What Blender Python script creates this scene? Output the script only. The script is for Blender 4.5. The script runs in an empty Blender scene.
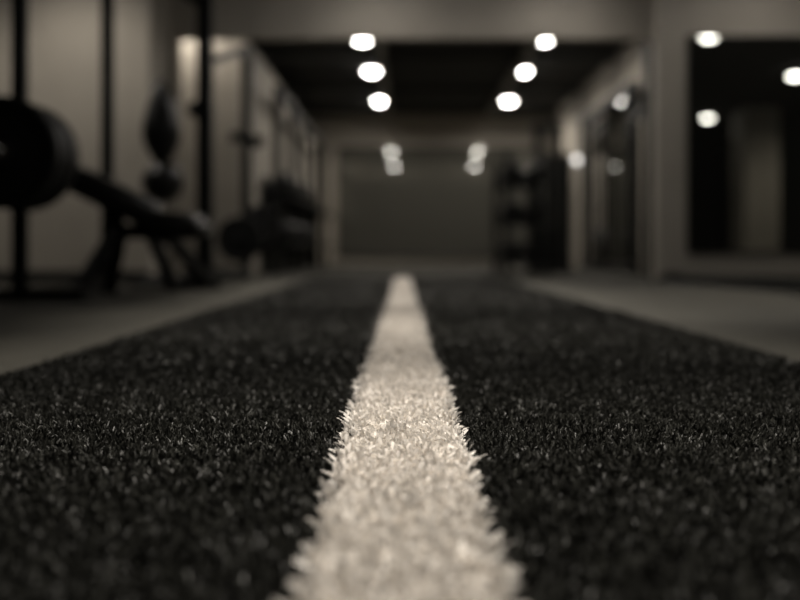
import bpy, bmesh, math, random
import numpy as np
from mathutils import Vector, Matrix

sc = bpy.context.scene
col = sc.collection

# ------------------------------------------------------------------ camera
CZ = 0.254                      # lens height above the rubber floor
F = 900.0                       # focal length in pixels of the 800 px frame
cam_d = bpy.data.cameras.new('camera')
cam = bpy.data.objects.new('camera', cam_d)
col.objects.link(cam)
cam.location = (0, 0, CZ)
cam.rotation_euler = (math.pi / 2, 0, 0)
cam_d.sensor_width = 36
cam_d.lens = 40.5
cam_d.shift_y = -0.0625
cam_d.shift_x = -0.00375
cam_d.clip_start = 0.01
cam_d.dof.use_dof = True
cam_d.dof.focus_distance = 1.19
cam_d.dof.aperture_fstop = 1.62
sc.camera = cam

# ------------------------------------------------------------------ world
w = bpy.data.worlds.new('world')
sc.world = w
w.use_nodes = True
w.node_tree.nodes['Background'].inputs[0].default_value = (0.0, 0.0, 0.0, 1)
w.node_tree.nodes['Background'].inputs[1].default_value = 0.0

vs = sc.view_settings
vs.view_transform = 'Standard'
vs.look = 'None'
vs.gamma = 1
vs.exposure = 0.0
vs.use_curve_mapping = False

LAMP_EMIT = 36.0               # glowing lens of every downlight
WARM = (1.0, 0.925, 0.83)

# ------------------------------------------------------------------ helpers
def P(x, y, d):
    """world point for an image position at a chosen distance"""
    return Vector(((x - 403) * d / F, d, CZ + (250 - y) * d / F))

def mat(name, color, rough=0.6, metal=0.0, noise=0.0, nscale=8.0, bump=0.0, bscale=60.0, spec=0.5):
    m = bpy.data.materials.new(name)
    m.use_nodes = True
    nt = m.node_tree
    b = nt.nodes['Principled BSDF']
    b.inputs['Base Color'].default_value = (*color, 1)
    b.inputs['Roughness'].default_value = rough
    b.inputs['Metallic'].default_value = metal
    b.inputs['Specular IOR Level'].default_value = spec
    if noise:
        tc = nt.nodes.new('ShaderNodeTexCoord')
        n = nt.nodes.new('ShaderNodeTexNoise')
        n.inputs['Scale'].default_value = nscale
        n.inputs['Detail'].default_value = 6
        r = nt.nodes.new('ShaderNodeMapRange')
        r.inputs['From Min'].default_value = 0.3
        r.inputs['From Max'].default_value = 0.7
        r.inputs['To Min'].default_value = 1 - noise
        r.inputs['To Max'].default_value = 1 + noise
        mx = nt.nodes.new('ShaderNodeMix')
        mx.data_type = 'RGBA'
        mx.blend_type = 'MULTIPLY'
        mx.inputs['Factor'].default_value = 1
        mx.inputs['A'].default_value = (*color, 1)
        nt.links.new(tc.outputs['Object'], n.inputs['Vector'])
        nt.links.new(n.outputs['Fac'], r.inputs['Value'])
        nt.links.new(r.outputs['Result'], mx.inputs['B'])
        nt.links.new(mx.outputs['Result'], b.inputs['Base Color'])
    if bump:
        tc = nt.nodes.new('ShaderNodeTexCoord')
        n = nt.nodes.new('ShaderNodeTexNoise')
        n.inputs['Scale'].default_value = bscale
        n.inputs['Detail'].default_value = 4
        bp = nt.nodes.new('ShaderNodeBump')
        bp.inputs['Strength'].default_value = bump
        bp.inputs['Distance'].default_value = 0.01
        nt.links.new(tc.outputs['Object'], n.inputs['Vector'])
        nt.links.new(n.outputs['Fac'], bp.inputs['Height'])
        nt.links.new(bp.outputs['Normal'], b.inputs['Normal'])
    return m

def mirror_mat(name, tint, painted_haze):
    """smoked mirror glass plus pale diffuse colour in place of reflected glow, set by dust"""
    m = bpy.data.materials.new(name)
    m.use_nodes = True
    nt = m.node_tree
    b = nt.nodes['Principled BSDF']
    b.inputs['Base Color'].default_value = (*tint, 1)
    b.inputs['Metallic'].default_value = 1
    b.inputs['Roughness'].default_value = 0.0
    d = nt.nodes.new('ShaderNodeBsdfDiffuse')
    d.inputs['Color'].default_value = (0.36, 0.35, 0.30, 1)
    ms = nt.nodes.new('ShaderNodeMixShader')
    ms.inputs[0].default_value = painted_haze
    nt.links.new(b.outputs[0], ms.inputs[1])
    nt.links.new(d.outputs[0], ms.inputs[2])
    nt.links.new(ms.outputs[0], nt.nodes['Material Output'].inputs['Surface'])
    return m

def emit_mat(name, color, s):
    m = bpy.data.materials.new(name)
    m.use_nodes = True
    b = m.node_tree.nodes['Principled BSDF']
    b.inputs['Base Color'].default_value = (0.8, 0.8, 0.8, 1)
    b.inputs['Emission Color'].default_value = (*color, 1)
    b.inputs['Emission Strength'].default_value = s
    return m

def pile_mat(name, color, rough, spec, trans=0.0):
    m = bpy.data.materials.new(name)
    m.use_nodes = True
    nt = m.node_tree
    b = nt.nodes['Principled BSDF']
    b.inputs['Roughness'].default_value = rough
    b.inputs['Specular IOR Level'].default_value = spec
    a = nt.nodes.new('ShaderNodeAttribute')
    a.attribute_name = 'shade'
    mx = nt.nodes.new('ShaderNodeMix')
    mx.data_type = 'RGBA'
    mx.blend_type = 'MULTIPLY'
    mx.inputs['Factor'].default_value = 1
    mx.inputs['A'].default_value = (*color, 1)
    nt.links.new(a.outputs['Fac'], mx.inputs['B'])
    nt.links.new(mx.outputs['Result'], b.inputs['Base Color'])
    if trans:
        t = nt.nodes.new('ShaderNodeBsdfTranslucent')
        nt.links.new(mx.outputs['Result'], t.inputs['Color'])
        ms = nt.nodes.new('ShaderNodeMixShader')
        ms.inputs[0].default_value = trans
        nt.links.new(b.outputs[0], ms.inputs[1])
        nt.links.new(t.outputs[0], ms.inputs[2])
        nt.links.new(ms.outputs[0], nt.nodes['Material Output'].inputs['Surface'])
    return m

M = dict(
    wall=mat('pale_plaster', (0.40, 0.365, 0.31), 0.75, noise=0.06, nscale=2.5, bump=0.08, bscale=40),
    dark_wall=mat('charcoal_paint', (0.045, 0.045, 0.04), 0.8, noise=0.1, nscale=2),
    ceil=mat('black_ceiling_paint', (0.022, 0.022, 0.019), 0.85, noise=0.15, nscale=3),
    beam=mat('dark_grey_beam', (0.05, 0.05, 0.043), 0.7, noise=0.1),
    floor=mat('grey_rubber_floor', (0.050, 0.0475, 0.0395), 0.8, noise=0.12, nscale=14, bump=0.15, bscale=250, spec=0.15),
    backing=mat('turf_backing', (0.012, 0.012, 0.011), 0.9),
    backing_w=mat('line_backing', (0.35, 0.33, 0.3), 0.9),
    black=mat('black_powder_coat', (0.007, 0.0075, 0.0068), 0.5, noise=0.15, nscale=20, spec=0.25),
    rubber=mat('black_rubber', (0.009, 0.009, 0.0083), 0.5, noise=0.15, nscale=30, bump=0.1, bscale=150, spec=0.3),
    vinyl=mat('black_vinyl', (0.014, 0.014, 0.013), 0.33, bump=0.08, bscale=200),
    steel=mat('dull_steel', (0.25, 0.24, 0.22), 0.35, metal=1.0),
    trim=mat('black_trim', (0.014, 0.014, 0.0125), 0.5),
    greytrack=mat('grey_track', (0.3, 0.29, 0.26), 0.6),
    ring=mat('white_trim_ring', (0.7, 0.68, 0.63), 0.5),
    lens=emit_mat('lamp_lens', (1.0, 0.96, 0.91), LAMP_EMIT),
    dimlens=emit_mat('wall_lamp_lens', (1.0, 0.96, 0.91), 2.2),
    mirror=mirror_mat('smoked_mirror', (0.28, 0.285, 0.265), 0.03),
    hazy=mirror_mat('painted_haze_mirror', (0.25, 0.25, 0.235), 0.22),  # diffuse share paints in the lit room's glow on the far mirror
    turf_black=pile_mat('black_turf_fibre', (0.0195, 0.0197, 0.0165), 0.5, 0.32),
    turf_white=pile_mat('white_turf_fibre', (0.80, 0.762, 0.712), 0.7, 0.12, 0.35),
)

def link(name, me, m, parent=None):
    o = bpy.data.objects.new(name, me)
    col.objects.link(o)
    if m is not None:
        me.materials.append(m)
    if parent is not None:
        o.parent = parent
        o.matrix_parent_inverse = Matrix.Identity(4)
        o.location = o.location - Vector(parent.location)
    return o

def finish(name, bm, m, parent=None, smooth=False):
    """one mesh object out of a bmesh laid out in world space; origin goes to the parent or its base"""
    bmesh.ops.recalc_face_normals(bm, faces=bm.faces)
    me = bpy.data.meshes.new(name)
    base = Vector(parent.location) if parent is not None else None
    if base is None:
        vs_ = [v.co for v in bm.verts]
        base = Vector((sum(v.x for v in vs_) / len(vs_), sum(v.y for v in vs_) / len(vs_), min(v.z for v in vs_)))
    else:
        # children keep world-space layout relative to their top-level thing
        p = parent
        base = Vector((0, 0, 0))
        while p is not None:
            base += Vector(p.location)
            p = p.parent
    bmesh.ops.translate(bm, verts=bm.verts, vec=-base)
    bm.to_mesh(me)
    bm.free()
    me.polygons.foreach_set('use_smooth', [smooth] * len(me.polygons))
    o = bpy.data.objects.new(name, me)
    col.objects.link(o)
    me.materials.append(m)
    if parent is not None:
        o.parent = parent
    else:
        o.location = base
    return o

def tag(o, label, cat, group=None, kind=None):
    o['label'] = label
    o['category'] = cat
    if group:
        o['group'] = group
    if kind:
        o['kind'] = kind
    return o

def thing(name, label, cat, loc, group=None):
    o = bpy.data.objects.new(name, None)
    col.objects.link(o)
    o.empty_display_size = 0.1
    o.location = loc
    return tag(o, label, cat, group)

def struct(name, bm, m, label=None, parent=None):
    o = finish(name, bm, m, parent)
    if parent is None:
        o['kind'] = 'structure'
        if label:
            o['label'] = label
            o['category'] = name.split('_')[0]
    return o

def B():
    return bmesh.new()

def box(bm, lo, hi, bevel=0.0):
    lo, hi = Vector(lo), Vector(hi)
    r = bmesh.ops.create_cube(bm, size=1)
    c = (lo + hi) / 2
    s = hi - lo
    for v in r['verts']:
        v.co = Vector((c.x + v.co.x * s.x, c.y + v.co.y * s.y, c.z + v.co.z * s.z))
    if bevel:
        es = list({e for v in r['verts'] for e in v.link_edges})
        bmesh.ops.bevel(bm, geom=es, offset=bevel, segments=2, profile=0.5, affect='EDGES')
    return bm

def obox(bm, c, ax, ay, az, sx, sy, sz, bevel=0.0):
    """oriented box: centre, three axes, full sizes"""
    c = Vector(c); ax = Vector(ax).normalized(); ay = Vector(ay).normalized(); az = Vector(az).normalized()
    r = bmesh.ops.create_cube(bm, size=1)
    for v in r['verts']:
        v.co = c + ax * (v.co.x * sx) + ay * (v.co.y * sy) + az * (v.co.z * sz)
    if bevel:
        es = list({e for v in r['verts'] for e in v.link_edges})
        bmesh.ops.bevel(bm, geom=es, offset=bevel, segments=2, profile=0.5, affect='EDGES')
    return bm

def bar(bm, p0, p1, wdt, hgt, bevel=0.004):
    """square section between two points"""
    p0, p1 = Vector(p0), Vector(p1)
    d = (p1 - p0)
    L = d.length
    d.normalize()
    up = Vector((0, 0, 1)) if abs(d.z) < 0.95 else Vector((0, 1, 0))
    sx = d.cross(up).normalized()
    sz = sx.cross(d).normalized()
    return obox(bm, (p0 + p1) / 2, d, sx, sz, L, wdt, hgt, bevel)

def lathe(bm, prof, org, axis, seg=32):
    """revolve (radius, height) pairs about an axis"""
    org = Vector(org); axis = Vector(axis).normalized()
    u = axis.orthogonal().normalized()
    v = axis.cross(u)
    rings = []
    for r, h in prof:
        if r < 1e-6:
            rings.append([bm.verts.new(org + axis * h)])
        else:
            rings.append([bm.verts.new(org + axis * h + (u * math.cos(a) + v * math.sin(a)) * r)
                          for a in (2 * math.pi * k / seg for k in range(seg))])
    for a, b in zip(rings, rings[1:]):
        for k in range(seg):
            k2 = (k + 1) % seg
            if len(a) == 1 and len(b) == 1:
                continue
            if len(a) == 1:
                bm.faces.new((a[0], b[k], b[k2]))
            elif len(b) == 1:
                bm.faces.new((a[k], a[k2], b[0]))
            else:
                bm.faces.new((a[k], a[k2], b[k2], b[k]))
    if len(rings[0]) > 1:
        bm.faces.new(rings[0])
    if len(rings[-1]) > 1:
        bm.faces.new(rings[-1])
    return bm

def tube(bm, p0, p1, r, seg=16):
    p0, p1 = Vector(p0), Vector(p1)
    return lathe(bm, [(r, 0), (r, (p1 - p0).length)], p0, p1 - p0, seg)

# ------------------------------------------------------------------ the setting
CEIL = 2.66
D1 = 8.0        # plane of the opening to the rear bay
DR = 7.6        # pale wall on the right with its mirror
DL = 7.4        # pale wall on the left
DB = 16.0       # back wall of the bay
BXR = 2.62      # right wall of the bay
BXL = -1.48     # partition on the left of the bay

struct('floor', box(B(), (-6.2, -6.2, -0.1), (7.4, DB + 0.3, 0.0)), M['floor'], 'smooth grey rubber floor on both sides of the turf lane')
ceil = struct('ceiling', box(B(), (-6.2, -6.2, CEIL), (7.4, DB + 0.3, CEIL + 0.15)), M['ceil'], 'flat black painted ceiling over the gym')
for yb in (9.2, 11.1, 13.3, 15.2):
    struct('ceiling_beam', box(B(), (-4.2, yb - 0.06, CEIL - 0.09), (BXR, yb + 0.06, CEIL), 0.006), M['beam'], parent=ceil)

struct('ceiling_beam', box(B(), (-2.7, 3.94, 2.24), (2.7, 4.06, CEIL), 0.006), M['ceil'], parent=ceil)  # unseen beam, added to keep the lane lamps out of the far mirror

# pale header over the opening and the darker return beside it
struct('wall_header', box(B(), (-2.45, D1, 2.135), (2.36, D1 + 0.10, CEIL), 0.008), M['wall'], 'pale plaster header wall above the wide opening')
struct('wall_return', box(B(), (-2.45, D1, 0), (-2.0, D1 + 0.10, 2.135)), M['wall'], 'shaded narrow wall strip left of the opening')
struct('wall_right', box(B(), (2.145, DR, 0), (7.2, DR + 0.16, CEIL), 0.01), M['wall'], 'pale plaster wall holding the large dark mirror')
struct('wall_left', box(B(), (-6.0, DL, 0), (-2.08, DL + 0.82, CEIL), 0.01), M['wall'], 'pale lit plaster wall behind the barbell plates')
struct('wall_back', box(B(), (-4.2, DB, 0), (BXR + 0.15, DB + 0.15, CEIL)), M['wall'], 'far back wall of the bay with a wide mirror')
struct('wall_bay', box(B(), (BXR, DR + 0.162, 0), (BXR + 0.15, DB, CEIL)), M['wall'], 'pale side wall of the bay behind the racks')
struct('wall_partition', box(B(), (-2.6, 8.6, 0), (BXL, DB - 0.002, 2.262), 0.01), M['wall'], 'low pale partition block along the left of the bay')
struct('wall_side', box(B(), (-4.2, D1 + 0.222, 0), (-4.05, DB, CEIL)), M['dark_wall'])
struct('wall_rear', box(B(), (-6.2, -6.2, 0), (7.4, -6.0, CEIL)), M['dark_wall'])
struct('wall_east', box(B(), (7.2, -6.0, 0), (7.4, DR + 0.6, CEIL)), M['dark_wall'])
struct('wall_west', box(B(), (-6.2, -6.0, 0), (-6.0, DL + 0.8, CEIL)), M['dark_wall'])
struct('wall_pillar', box(B(), (5.75, -0.6, 0), (6.35, 0.0, CEIL), 0.01), M['wall'])

struct('baseboard_left', box(B(), (-6.0, DL - 0.018, 0), (-2.08, DL - 0.001, 0.085), 0.003), M['trim'], 'black baseboard along the pale left wall')
struct('baseboard_right', box(B(), (2.145, DR - 0.018, 0), (7.2, DR - 0.001, 0.035), 0.003), M['trim'], 'thin black baseboard under the pale right wall')
struct('baseboard_partition', box(B(), (-2.4, 8.582, 0), (BXL, 8.599, 0.075), 0.003), M['trim'], 'black baseboard at the foot of the partition')

# ------------------------------------------------------------------ mirrors
def mirror(name, label, lo, hi, axis, frame, parts=1, rot=0.0, glass='mirror'):
    """framed mirror: box from lo to hi, thin along axis"""
    lo, hi = Vector(lo), Vector(hi)
    c = (lo + hi) / 2
    t = thing(name, label, 'mirror', (c.x, c.y, lo.z))
    u = 1 - axis if axis < 2 else 0
    span = hi[u] - lo[u]
    step = (span - 2 * frame) / parts
    for k in range(parts):
        a, b = lo.copy(), hi.copy()
        a[u] = lo[u] + frame + k * step + (0.003 if k else 0)
        b[u] = lo[u] + frame + (k + 1) * step
        a.z += frame
        b.z -= frame
        finish('glass_panel' if parts > 1 else 'glass', box(B(), a, b), M[glass], t)
    bm = B()
    ext = 0.008
    la, hb = lo.copy(), hi.copy()
    la[axis] -= ext
    hb[axis] += 0
    for e in (0, 1):
        a, b = la.copy(), hb.copy()
        if e == 0:
            b[u] = lo[u] + frame
        else:
            a[u] = hi[u] - frame
        box(bm, a, b, 0.002)
        a, b = la.copy(), hb.copy()
        a[u] = lo[u] + frame
        b[u] = hi[u] - frame
        if e == 0:
            b.z = lo.z + frame
        else:
            a.z = hi.z - frame
        box(bm, a, b, 0.002)
    finish('frame', bm, M['trim'], t)
    t.rotation_euler.z = rot
    return t

mirror('wall_mirror', 'large dark framed mirror on the pale wall at right', (2.395, DR - 0.022, 0.225), (5.4, DR - 0.002, 2.06), 1, 0.015)
mb = mirror('wall_mirror', 'wide dark mirror across the far back wall of the bay', (-1.16, DB - 0.062, 0.12), (2.5, DB - 0.042, 2.085), 1, 0.015, 1, math.radians(-0.85), 'hazy')
mirror('wall_mirror', 'narrow dark mirror on the bay side wall behind the rack', (BXR - 0.022, 10.25, 0.12), (BXR - 0.002, 11.65, 2.09), 0, 0.012)

# ------------------------------------------------------------------ ceiling lights
def downlight(x, y, z, label, group, watt, cone=150, blend=0.7, tilt=0):
    t = thing('ceiling_light', label, 'ceiling light', (x, y, z - 0.06), group)
    finish('housing', lathe(B(), [(0.082, 0.05), (0.109, 0.05), (0.114, 0.06), (0.114, 0.045), (0.102, 0.035), (0.096, 0.045)], (x, y, z - 0.06), (0, 0, 1), 28), M['ring'], t, True)
    finish('lens', lathe(B(), [(0.0, 0.0), (0.045, 0.004), (0.076, 0.017), (0.090, 0.036), (0.092, 0.047)], (x, y, z - 0.06), (0, 0, 1), 24), M['lens'], t, True)
    if z < CEIL - 0.03:
        finish('stem', tube(B(), (x, y, z - 0.005), (x, y, CEIL + 0.001), 0.012), M['black'], t, True)
    if watt:
        ld = bpy.data.lights.new('bulb', 'SPOT')
        ld.energy = watt
        ld.color = WARM
        ld.spot_size = math.radians(cone)
        ld.spot_blend = blend
        ld.shadow_soft_size = 0.06
        lo = bpy.data.objects.new('bulb', ld)
        col.objects.link(lo)
        lo.parent = t
        lo.location = (0, 0, -0.07)
        lo.rotation_euler.x = math.radians(tilt)
    return t

ordn = {0: 'nearest', 1: 'middle', 2: 'farthest'}
for k, (d, xl, xr) in enumerate(((10.2, -0.46, 1.594), (12.0, -0.42, 1.60), (14.4, -0.365, 1.69))):
    downlight(xl, d, CEIL, ordn[k] + ' bright round downlight of the left row in the bay ceiling', 'downlights in the bay ceiling', (13, 15, 34)[k], 174, 0.5)
    downlight(xr, d, CEIL, ordn[k] + ' bright round downlight of the right row in the bay ceiling', 'downlights in the bay ceiling', (38, 38, 50)[k], 174, 0.5)
for x, s in ((-0.44, 'left'), (1.62, 'right')):
    downlight(x, 8.75, 2.43, 'stemmed round downlight just behind the header, mirrored low in the far glass at ' + s, 'stemmed downlights behind the header', 6)
front = [(-2.62, 6.30, 34, 116, 'close to the pale left wall'), (-4.6, 6.3, 22, 116, 'at the far left corner'),
         (-0.25, 7.3, 2.6, 130, 'before the left half of the header wall'), (1.36, 7.3, 2.4, 130, 'before the right half of the header wall'),
         (2.95, 6.8, 4.0, 130, 'before the wall with the right mirror'), (-2.02, 8.35, 16, 165, 'added unseen behind the header to brighten the partition face'),  # lamp behind the header's left end is added to brighten the partition face
         (0.0, 6.5, 400, 64, 'added to brighten the far end of the turf lane'), (0.0, 5.1, 350, 64, 'added to brighten the turf lane behind the added beam'), (1.95, 4.5, 185, 84, 'added to brighten the grey floor right of the lane'),  # unseen lane lamps and right floor lamp, added to brighten turf and floor
         (0.0, 3.55, 320, 64, 'added to brighten the turf lane before the added beam'),  # lane lamp added to brighten the turf
         (0.0, 2.0, 320, 64, 'added to brighten the sharp part of the turf lane'), (0.0, 0.55, 340, 60, 'added to brighten the nearest part of the turf lane'),  # lane lamps added to even out brightness along the white line
         (6.6, 1.5, 70, 165, 'added to brighten the pale pillar at the far right'), (3.7, 0.5, 30, 120, 'right of the camera')]  # unseen lamp by the pillar is added to brighten its mirror image
for x, d, wt, cn, nm in front:
    washer = nm.startswith(('close', 'at the far', 'before'))
    downlight(x, d, CEIL, 'round ceiling downlight above the picture, ' + nm, 'downlights above the picture', wt, cn, 0.8, 32 if washer else 0)
downlight(3.42, 5.1, CEIL, 'round downlight mirrored at the upper left corner of the right mirror', 'downlights seen in the right mirror', 20, 110, 1.0)
downlight(5.36, 2.85, CEIL, 'round downlight mirrored at the right edge of the right mirror', 'downlights seen in the right mirror', 30, 120, 1.0)
downlight(5.5, -1.1, CEIL, 'round downlight mirrored lower left in the right mirror', 'downlights seen in the right mirror', 12, 110, 1.0)

for x, s in ((-0.255, 'left'), (1.475, 'right')):
    t = thing('light_track', 'slim grey ceiling track beside the %s row of bay downlights' % s, 'light track', (x, 12.2, CEIL - 0.13), 'ceiling tracks in the bay')
    finish('rail', box(B(), (x - 0.045, 8.9, CEIL - 0.13), (x + 0.045, 15.2, CEIL - 0.002), 0.004), M['greytrack'], t)
    for yy in (10.9, 13.4):
        finish('clip', box(B(), (x - 0.052, yy - 0.03, CEIL - 0.137), (x + 0.052, yy + 0.03, CEIL - 0.001), 0.003), M['black'], t)

# small round wall light on the side wall of the bay
p = Vector((BXR - 0.002, 13.25, 1.58))
t = thing('wall_light', 'small round wall light on the bay side wall left of the rack', 'wall light', p)
finish('backplate', lathe(B(), [(0.066, 0), (0.066, 0.015), (0.056, 0.025)], p, (-1, 0, 0), 24), M['black'], t, True)
finish('globe', lathe(B(), [(0.04, 0.022), (0.052, 0.035), (0.057, 0.055), (0.05, 0.085), (0.03, 0.102), (0, 0.108)], p, (-1, 0, 0), 24), M['dimlens'], t, True)

# ------------------------------------------------------------------ turf lane
TX0, TX1, TY1 = -0.775, 0.855, 7.93
LW = 0.0710
PZ = 0.004
turf = struct('floor_turf', box(B(), (TX0, -1.5, 0.0), (TX1, TY1, PZ)), M['backing'], 'black turf lane backing running to the opening')

def pile(name, m, tiers, keep, seed, mean_lo, mean_hi, edge=False):
    rng = np.random.default_rng(seed)
    V, Fq, S = [], [], []
    off = 0
    for (x0, x1, y0, y1, sp, nb, Lm, wd, segs, lean) in tiers:
        nx, ny = int((x1 - x0) / sp), int((y1 - y0) / sp)
        gx, gy = np.meshgrid(np.arange(nx), np.arange(ny))
        gx = (gx.ravel() + 0.5 * (gy.ravel() % 2)) * sp + x0 + sp * 0.25
        gy = gy.ravel() * sp + y0
        gx = gx + rng.normal(0, 0.22, gx.size) * sp
        gy = gy + rng.normal(0, 0.22, gy.size) * sp
        k = keep(gx, rng)
        gx, gy = gx[k], gy[k]
        n = gx.size
        ta = rng.uniform(0, 2 * math.pi, n)
        tl = rng.gamma(2.0, 0.16, n) * lean
        ts = rng.uniform(mean_lo, mean_hi, n)
        tL = rng.normal(1, 0.10, n)
        rep = lambda a: np.repeat(a, nb)
        N = n * nb
        ang = rng.uniform(0, 2 * math.pi, N)
        lx = rep(np.cos(ta) * tl) + np.cos(ang) * rng.gamma(2, 0.19, N) * lean
        ly = rep(np.sin(ta) * tl) + np.sin(ang) * rng.gamma(2, 0.19, N) * lean - 0.05
        px = rep(gx) + rng.normal(0, 0.2, N) * sp
        py = rep(gy) + rng.normal(0, 0.2, N) * sp
        if edge:
            ed = np.abs(px) > LW - 0.007
            lx = lx + np.where(ed, np.sign(px) * rng.uniform(-0.2, 0.45, N), 0)
            Lm = np.where(ed, Lm * 1.15, Lm)
        L = Lm * rep(tL) * rng.normal(1, 0.12, N)
        wv = wd * rng.uniform(0.7, 1.25, N)
        wa = rng.uniform(0, math.pi, N)
        wx, wy = np.cos(wa), np.sin(wa)
        shade = rep(ts) * rng.uniform(0.75, 1.2, N)
        ring = []
        bend = rng.uniform(0.2, 1.1, N)
        for s in range(segs + 1):
            t = s / segs
            bx = lx * (t * 0.55 + bend * t * t)
            by = ly * (t * 0.55 + bend * t * t)
            h = np.sqrt(bx * bx + by * by) + 1e-6
            z = t / np.sqrt(1 + (h * 0.75) ** 2)
            q = np.minimum(1.0, 1.0 / np.maximum(h, 1e-6))
            cx = px + L * bx * q
            cy = py + L * by * q
            cz = PZ + L * z
            hw = wv * 0.5 * (1.0 if t < 0.7 else 0.55)
            tw = 0.5 * t
            ax = wx * math.cos(tw) - wy * math.sin(tw)
            ay = wx * math.sin(tw) + wy * math.cos(tw)
            ring.append(np.stack([cx - ax * hw, cy - ay * hw, cz - hw * 0.15], 1))
            ring.append(np.stack([cx + ax * hw, cy + ay * hw, cz + hw * 0.15], 1))
        R = np.stack(ring, 1)                       # N, 2(segs+1), 3
        nv = 2 * (segs + 1)
        V.append(R.reshape(-1, 3))
        base = off + np.arange(N)[:, None] * nv
        for s in range(segs):
            Fq.append(base + np.array([[2 * s, 2 * s + 1, 2 * s + 3, 2 * s + 2]]))
        S.append(np.repeat(shade, nv))
        off += N * nv
    V = np.concatenate(V).astype(np.float32)
    Fq = np.concatenate(Fq).astype(np.int32)
    S = np.concatenate(S).astype(np.float32)
    me = bpy.data.meshes.new(name)
    me.vertices.add(len(V))
    me.vertices.foreach_set('co', V.ravel())
    me.loops.add(Fq.size)
    me.loops.foreach_set('vertex_index', Fq.ravel())
    me.polygons.add(len(Fq))
    me.polygons.foreach_set('loop_start', np.arange(0, Fq.size, 4, dtype=np.int32))
    me.update(calc_edges=True)
    at = me.attributes.new('shade', 'FLOAT', 'POINT')
    at.data.foreach_set('value', S)
    me.polygons.foreach_set('use_smooth', np.ones(len(Fq), dtype=bool))
    me.materials.append(m)
    o = bpy.data.objects.new(name, me)
    col.objects.link(o)
    return o

Ya, Yb, Yc = 0.3, 1.9, 3.6
black_keep = lambda x, r: np.abs(x) > LW + r.normal(0, 0.0035, x.size)
white_keep = lambda x, r: np.abs(x) < LW + r.normal(0, 0.0035, x.size)
o = pile('turf_pile', M['turf_black'], [
    (TX0, TX1, Ya, Yb, 0.0064, 4, 0.0108, 0.0025, 2, 0.72),
    (TX0, TX1, Yb, Yc, 0.0110, 4, 0.0115, 0.0050, 2, 0.95),
    (TX0, TX1, Yc, TY1, 0.019, 3, 0.0125, 0.0095, 2, 1.15)], black_keep, 3, 0.55, 1.5)
tag(o, 'short glossy black turf pile covering the whole lane', 'turf', kind='stuff')
m_ = 0.01
o = pile('white_line_pile', M['turf_white'], [
    (-LW - m_, LW + m_, Ya, Yb, 0.0078, 5, 0.0140, 0.0052, 3, 1.0),
    (-LW + 0.002, LW - 0.002, Yb, Yc, 0.011, 6, 0.0145, 0.0058, 2, 0.9),
    (-LW + 0.007, LW - 0.007, Yc, TY1, 0.017, 5, 0.0140, 0.0100, 2, 0.8)], white_keep, 5, 0.85, 1.08, True)
tag(o, 'white turf line running straight down the middle of the black lane', 'turf line', kind='stuff')

# black rubber edging lying on the floor by the right wall
e = finish('rubber_edging', bar(B(), (2.235, 7.45, 0.029), (2.36, 3.6, 0.029), 0.12, 0.056, 0.012), M['rubber'])
tag(e, 'long low black rubber edging strip on the floor before the right wall', 'edging')

# ------------------------------------------------------------------ weight plates
def plate(label, c, axis, r, th, group, hub='steel'):
    c = Vector(c)
    t = thing('weight_plate', label, 'weight plate', c, group)
    prof = [(0.028, 0), (r * 0.27, 0), (r * 0.29, th * 0.12), (r * 0.78, th * 0.16), (r * 0.84, 0.0), (r * 0.96, 0.0), (r, th * 0.15),
            (r, th * 0.85), (r * 0.96, th), (r * 0.84, th), (r * 0.78, th * 0.84), (r * 0.29, th * 0.88), (r * 0.27, th), (0.028, th), (0.028, 0)]
    finish('disc', lathe(B(), prof, c, axis, 48), M['rubber'], t, False)
    finish('hub', lathe(B(), [(0.0262, -0.001), (0.05, -0.001), (0.05, -0.006), (0.0262, -0.006), (0.0262, -0.001)], c, axis, 32), M[hub], t)
    return t

# ------------------------------------------------------------------ rack with the big plates (left edge)
RX, RY = -1.915, 4.5
t = thing('power_rack', 'black power rack cut by the left edge, holding the big round plates', 'rack', (RX, RY, 0))
for (x, y) in ((RX, RY), (-1.822, 5.55), (RX - 1.15, RY), (-1.822 - 1.15, 5.55)):
    finish('upright', box(B(), (x - 0.033, y - 0.03, 0.0), (x + 0.033, y + 0.03, 2.35), 0.004), M['black'], t)
finish('foot', bar(B(), (RX - 0.35, RY - 0.02, 0.03), (RX + 0.34, RY - 0.02, 0.03), 0.09, 0.06, 0.008), M['black'], t)
finish('base_rail', bar(B(), (RX, RY, 0.035), (-1.822, 5.55, 0.035), 0.06, 0.06), M['black'], t)
finish('base_rail', bar(B(), (RX - 1.15, RY, 0.035), (-1.822 - 1.15, 5.55, 0.035), 0.06, 0.06), M['black'], t)
finish('top_beam', bar(B(), (RX - 1.15, RY, 2.32), (RX, RY, 2.32), 0.06, 0.06), M['black'], t)
finish('top_beam', bar(B(), (RX, RY, 2.32), (-1.822, 5.55, 2.32), 0.06, 0.06), M['black'], t)
finish('top_beam', bar(B(), (-1.822 - 1.15, 5.55, 2.32), (-1.822, 5.55, 2.32), 0.06, 0.06), M['black'], t)
PX, PZc = -1.845, CZ + 0.45
finish('peg_bracket', box(B(), (RX - 0.04, 4.44, PZc - 0.09), (PX + 0.05, 4.466, PZc + 0.09), 0.006), M['black'], t)
finish('plate_peg', tube(B(), (PX, 4.445, PZc), (PX, 4.05, PZc), 0.025, 20), M['steel'], t, True)
for k, nm in enumerate(('nearest the camera', 'in the middle of the three', 'hindmost of the three')):
    plate('big black bumper plate on the left rack peg, ' + nm, (PX, 4.12 + k * 0.102, PZc), (0, 1, 0), 0.262, 0.095, 'bumper plates on the left rack')

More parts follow.
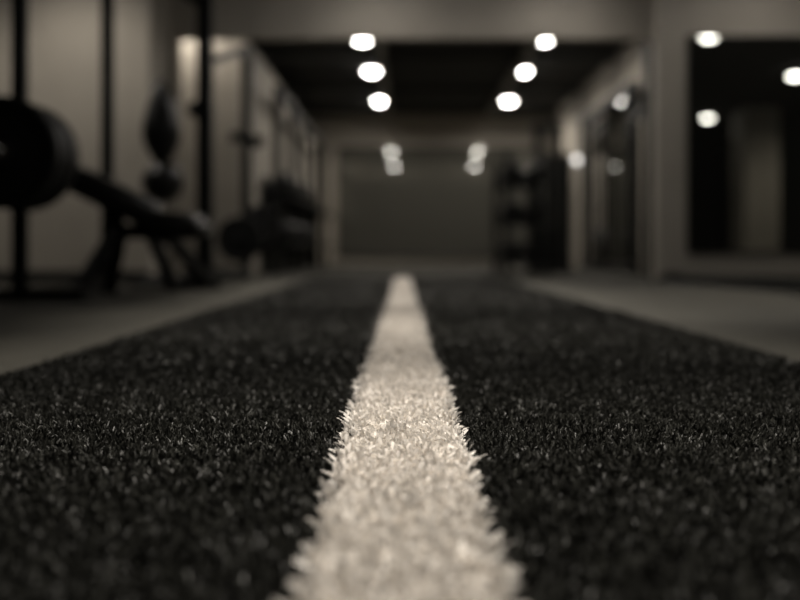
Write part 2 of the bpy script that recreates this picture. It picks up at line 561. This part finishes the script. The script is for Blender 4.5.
# ------------------------------------------------------------------ incline bench
by = 5.0
t = thing('weight_bench', 'black incline weight bench with raised back pad beside the plates', 'bench', (-1.40, by, 0))
b0, b1 = Vector((-1.84, by, 0.675)), Vector((-1.36, by, 0.44))
d = (b1 - b0).normalized()
nrm = Vector((-d.z, 0, d.x))
finish('back_pad', obox(B(), (b0 + b1) / 2, d, (0, 1, 0), nrm, (b1 - b0).length, 0.27, 0.13, 0.04), M['vinyl'], t, True)
finish('seat_pad', obox(B(), (-1.28, by, 0.415), (1, 0, -0.10), (0, 1, 0), (0.10, 0, 1), 0.32, 0.27, 0.10, 0.035), M['vinyl'], t, True)
finish('spine', bar(B(), (-1.62, by, 0.355), (-1.14, by, 0.355), 0.07, 0.08, 0.008), M['black'], t)
finish('back_support', bar(B(), (-1.56, by, 0.37), (-1.66, by, 0.53), 0.05, 0.05), M['black'], t)
finish('pad_plate', bar(B(), b0 + nrm * -0.075 + d * 0.05, b1 + nrm * -0.075, 0.10, 0.03), M['black'], t)
for s in (-1, 1):
    finish('leg', bar(B(), (-1.58, by + 0.05 * s, 0.36), (-1.735, by + 0.28 * s + 0.06, 0.025), 0.055, 0.055), M['black'], t)
    finish('foot_pad', box(B(), (-1.775, by + 0.28 * s + 0.02, 0.0), (-1.695, by + 0.28 * s + 0.10, 0.04), 0.01), M['rubber'], t)
finish('leg', bar(B(), (-1.42, by + 0.05, 0.36), (-1.47, by + 0.75, 0.03), 0.055, 0.055), M['black'], t)
finish('leg', bar(B(), (-1.34, by + 0.05, 0.36), (-1.25, by + 0.85, 0.03), 0.055, 0.055), M['black'], t)
finish('crossbar', bar(B(), (-1.52, by + 0.74, 0.03), (-1.20, by + 0.87, 0.03), 0.06, 0.05), M['black'], t)
finish('roller', tube(B(), (-1.125, by - 0.13, 0.375), (-1.125, by + 0.13, 0.375), 0.04, 20), M['vinyl'], t, True)

# ------------------------------------------------------------------ ball and bag stand
sx, sy = -1.745, 6.5
t = thing('bag_stand', 'black stand carrying a pointed bag above a round ball by the left wall', 'bag stand', (sx, sy, 0))
finish('base', lathe(B(), [(0.0, 0), (0.24, 0), (0.25, 0.015), (0.24, 0.04), (0.06, 0.075), (0.0, 0.075)], (sx, sy, 0), (0, 0, 1), 32), M['rubber'], t, True)
finish('pole', tube(B(), (sx, sy, 0.07), (sx, sy, 1.1), 0.024), M['black'], t, True)
finish('ball', lathe(B(), [(0.0, -0.15)] + [(0.15 * math.cos(a), 0.15 * math.sin(a)) for a in (math.radians(-75 + 15 * k) for k in range(11))] + [(0, 0.15)], (sx + 0.01, sy, CZ + 0.49), (0, 0, 1), 32), M['vinyl'], t, True)
finish('bag', lathe(B(), [(0.0, 0.0), (0.05, 0.005), (0.08, 0.05), (0.125, 0.13), (0.142, 0.20), (0.132, 0.29), (0.106, 0.39), (0.076, 0.48), (0.048, 0.55), (0.0, 0.61)], (sx, sy, CZ + 0.63), (0, 0, 1), 28), M['vinyl'], t, True)

# ------------------------------------------------------------------ tall rack in the middle left
ax, ay = -1.355, 6.17
bx_, by_ = -1.36, 7.82
t = thing('squat_rack', 'tall black squat rack between the bench and the opening', 'rack', (ax, ay, 0))
finish('upright', box(B(), (ax - 0.05, ay - 0.05, 0), (ax + 0.05, ay + 0.05, 2.3), 0.005), M['black'], t)
finish('upright', box(B(), (bx_ - 0.04, by_ - 0.035, 0), (bx_ + 0.04, by_ + 0.035, 2.02), 0.005), M['black'], t)
finish('foot', bar(B(), (ax - 0.07, ay - 0.12, 0.03), (ax - 0.05, ay + 0.15, 0.03), 0.11, 0.06, 0.008), M['rubber'], t)
finish('base_rail', bar(B(), (ax, ay, 0.06), (bx_, by_, 0.06), 0.06, 0.06), M['black'], t)
finish('brace', bar(B(), (ax, ay, CZ + 187 * ay / F), (bx_, by_, CZ + 200 * by_ / F), 0.045, 0.045), M['black'], t)
finish('top_beam', bar(B(), (ax + 0.02, ay, 1.92), (ax - 0.5, ay + 0.1, 2.28), 0.07, 0.07), M['black'], t)
finish('bar_hook', bar(B(), (bx_ - 0.13, by_ - 0.06, CZ + 0.97), (bx_ + 0.02, by_ - 0.04, CZ + 0.97), 0.06, 0.08), M['black'], t)
finish('bar_hook', bar(B(), (bx_ + 0.0, by_ - 0.06, CZ + 0.945), (bx_ + 0.15, by_ - 0.04, CZ + 0.93), 0.06, 0.09), M['black'], t)
finish('pull_up_knob', lathe(B(), [(0, -0.06), (0.05, -0.04), (0.06, 0), (0.05, 0.04), (0, 0.06)], (ax - 0.06, ay - 0.02, CZ + 0.96), (0, 0, 1), 20), M['black'], t, True)
finish('plate_peg', tube(B(), (bx_ + 0.01, by_ - 0.03, CZ + 0.09), (bx_ + 0.01, by_ - 0.5, CZ + 0.09), 0.0255), M['black'], t, True)
finish('plate_peg', tube(B(), (bx_ + 0.02, by_ - 0.03, CZ + 0.24), (bx_ + 0.22, by_ - 0.25, CZ + 0.24), 0.0255), M['black'], t, True)
plate('small black plate low on the squat rack peg', (bx_ + 0.01, by_ - 0.40, CZ + 0.09), (0.0, 1, 0), 0.19, 0.06, 'plates on the squat rack', 'black')
plate('small black plate high on the squat rack peg, turned sideways', (bx_ + 0.19, by_ - 0.217, CZ + 0.24), (-0.68, 0.73, 0), 0.15, 0.06, 'plates on the squat rack', 'black')

# ------------------------------------------------------------------ rig along the left partition of the bay
gx = -1.30
t = thing('storage_rig', 'dark row of rig posts along the left partition of the bay', 'rig', (gx, 11.5, 0))
for k, yy in enumerate((9.3, 10.6, 12.0, 13.5, 15.0)):
    finish('upright', box(B(), (gx - 0.04, yy - 0.04, 0), (gx + 0.04, yy + 0.04, 1.95), 0.004), M['black'], t)
finish('top_beam', bar(B(), (gx, 9.26, 1.92), (gx, 15.04, 1.92), 0.06, 0.07), M['black'], t)
finish('shelf', box(B(), (gx - 0.12, 9.3, 0.30), (gx + 0.14, 15.0, 0.34), 0.005), M['black'], t)
finish('shelf', box(B(), (gx - 0.12, 9.3, 0.80), (gx + 0.14, 15.0, 0.84), 0.005), M['black'], t)

finish('back_panel', box(B(), (gx - 0.14, 9.25, 0.0), (gx - 0.122, 15.0, 1.02), 0.003), M['black'], t)

def dumbbell(c, axis, label, group, r=0.085, L=0.34):
    c = Vector(c); axis = Vector(axis).normalized()
    t = thing('dumbbell', label, 'dumbbell', c, group)
    for s in (-1, 1):
        finish('head', lathe(B(), [(0, 0), (r * 0.85, 0), (r, 0.015), (r, 0.085), (r * 0.85, 0.1), (0, 0.1)], c + axis * (s * (L / 2 - 0.05)) - axis * 0.05, axis, 6), M['rubber'], t)
    finish('grip', tube(B(), c - axis * (L / 2 - 0.09), c + axis * (L / 2 - 0.09), 0.017, 12), M['steel'], t, True)
    return t

def ball(c, r, label, group):
    c = Vector(c)
    o = finish('medicine_ball', lathe(B(), [(0.0, -r)] + [(r * math.cos(a), r * math.sin(a)) for a in (math.radians(-75 + 15 * k) for k in range(11))] + [(0, r)], c, (0, 0, 1), 28), M['rubber'], None, True)
    return tag(o, label, 'ball', group)

ordinal = ['first', 'second', 'third', 'fourth', 'fifth', 'sixth', 'seventh', 'eighth']
for k, yy in enumerate((9.65, 10.2, 11.0, 11.6)):
    ball((gx + 0.01, yy, 0.342 + 0.12), 0.12, 'dark ball on the lower shelf of the left rig, %s from the front' % ordinal[k], 'balls on the left rig')
for k, yy in enumerate((9.7, 10.25, 11.1, 11.7)):
    ball((gx + 0.01, yy, 0.842 + 0.12), 0.12, 'dark ball on the upper shelf of the left rig, %s from the front' % ordinal[k], 'balls on the left rig')

# ------------------------------------------------------------------ right side of the bay
# dumbbell rack beside the end of the turf
rx0, rx1, ry = 1.02, 1.42, 9.0
t = thing('dumbbell_rack', 'low black dumbbell rack right of the end of the turf lane', 'dumbbell rack', ((rx0 + rx1) / 2, ry, 0))
for x in (rx0, rx1):
    for y in (8.85, 9.95):
        finish('post', box(B(), (x - 0.03, y - 0.03, 0), (x + 0.03, y + 0.03, 1.22), 0.004), M['black'], t)
for z in (0.12, 0.52, 0.92):
    finish('shelf', box(B(), (rx0 + 0.03, 8.82, z), (rx1 - 0.03, 9.98, z + 0.04), 0.005), M['black'], t)
lev = {0.16: 'bottom', 0.56: 'middle', 0.96: 'top'}
for z, nm in lev.items():
    for k in range(5):
        dumbbell(((rx0 + rx1) / 2, 8.93 + k * 0.235, z + 0.087), (1, 0, 0), 'black dumbbell on the %s shelf of the low rack, %s from the front' % (nm, ordinal[k]), 'dumbbells on the low rack', 0.085, 0.32)

# cable machine behind it
cx, cy = 1.66, 10.3
t = thing('cable_machine', 'tall dark cable machine between the dumbbell rack and the side wall rack', 'cable machine', (cx, cy, 0))
finish('base', box(B(), (cx - 0.22, cy - 0.3, 0), (cx + 0.22, cy + 0.3, 0.07), 0.01), M['black'], t)
for s in (-1, 1):
    finish('column', box(B(), (cx + s * 0.12 - 0.04, cy - 0.05, 0.07), (cx + s * 0.12 + 0.04, cy + 0.05, 1.62), 0.006), M['black'], t)
finish('cap', box(B(), (cx - 0.17, cy - 0.07, 1.62), (cx + 0.17, cy + 0.07, 1.69), 0.008), M['black'], t)
finish('pulley', lathe(B(), [(0, -0.02), (0.07, -0.02), (0.055, 0), (0.07, 0.02), (0, 0.02)], (cx, cy - 0.09, 1.55), (1, 0, 0), 24), M['steel'], t)
for k in range(8):
    finish('stack_plate', box(B(), (cx - 0.075, cy - 0.09, 0.09 + k * 0.052), (cx + 0.075, cy + 0.09, 0.135 + k * 0.052), 0.004), M['black'], t)
finish('cable', tube(B(), (cx, cy - 0.05, 0.5), (cx, cy - 0.05, 1.55), 0.006, 8), M['steel'], t, True)

# wall rack framing the narrow mirror
wx = 2.48
t = thing('wall_rack', 'black rectangular rack before the bay side wall holding upright barbells', 'rack', (wx, 11, 0))
ya, yb = 9.62, 12.3
for yy, ww in ((ya, 0.05), (11.75, 0.03), (yb, 0.05)):
    finish('upright', box(B(), (wx - ww, yy - ww, 0), (wx + ww, yy + ww, 2.03), 0.005), M['black'], t)
finish('top_beam', bar(B(), (wx, ya - 0.05, 2.02), (wx, yb + 0.05, 2.02), 0.09, 0.08), M['black'], t)
finish('base_rail', bar(B(), (wx, ya, 0.05), (wx, yb, 0.05), 0.09, 0.08), M['black'], t)
finish('arm', bar(B(), (wx, ya, 1.64), (2.335, 8.55, 1.64), 0.05, 0.06), M['black'], t)
finish('upright', box(B(), (2.295, 8.51, 0), (2.375, 8.59, 2.25), 0.005), M['black'], t)
for k, yy in enumerate((10.75, 11.05, 11.35)):
    finish('bar_hook', bar(B(), (wx, yy, 1.87), (wx - 0.08, yy, 1.80), 0.03, 0.03), M['black'], t)
for k, yy in enumerate((10.75, 11.05, 11.35)):
    x = wx - 0.06
    q = thing('barbell', 'black barbell hanging upright in the side wall rack, %s from the front' % ordinal[k], 'barbell', (x, yy, 0.10), 'barbells in the wall rack')
    finish('shaft', tube(B(), (x, yy, 0.10), (x, yy, 1.86), 0.016, 14), M['black'], q, True)
    finish('sleeve', tube(B(), (x, yy, 1.42), (x, yy, 1.84), 0.03, 14), M['black'], q, True)
    finish('sleeve', tube(B(), (x, yy, 0.095), (x, yy, 0.52), 0.03, 14), M['black'], q, True)

# farther dark lockers along the side wall
for k, yy in enumerate((14.3, 15.0)):
    lk = thing('tall_locker', 'dark tall locker against the bay side wall, %s' % ('nearer to the wall light' if k == 0 else 'in the far right corner'), 'locker', (2.38, yy, 0), 'lockers in the bay')
    finish('body', box(B(), (2.2, yy - 0.3, 0), (BXR - 0.004, yy + 0.3, 1.75 - 0.1 * k), 0.01), M['black'], lk)
    dr = finish('door', box(B(), (2.185, yy - 0.28, 0.06), (2.199, yy + 0.28, 1.70 - 0.1 * k), 0.004), M['beam'], lk)
    finish('handle', box(B(), (2.165, yy - 0.2, 0.9), (2.185, yy - 0.17, 1.05), 0.004), M['steel'], dr)
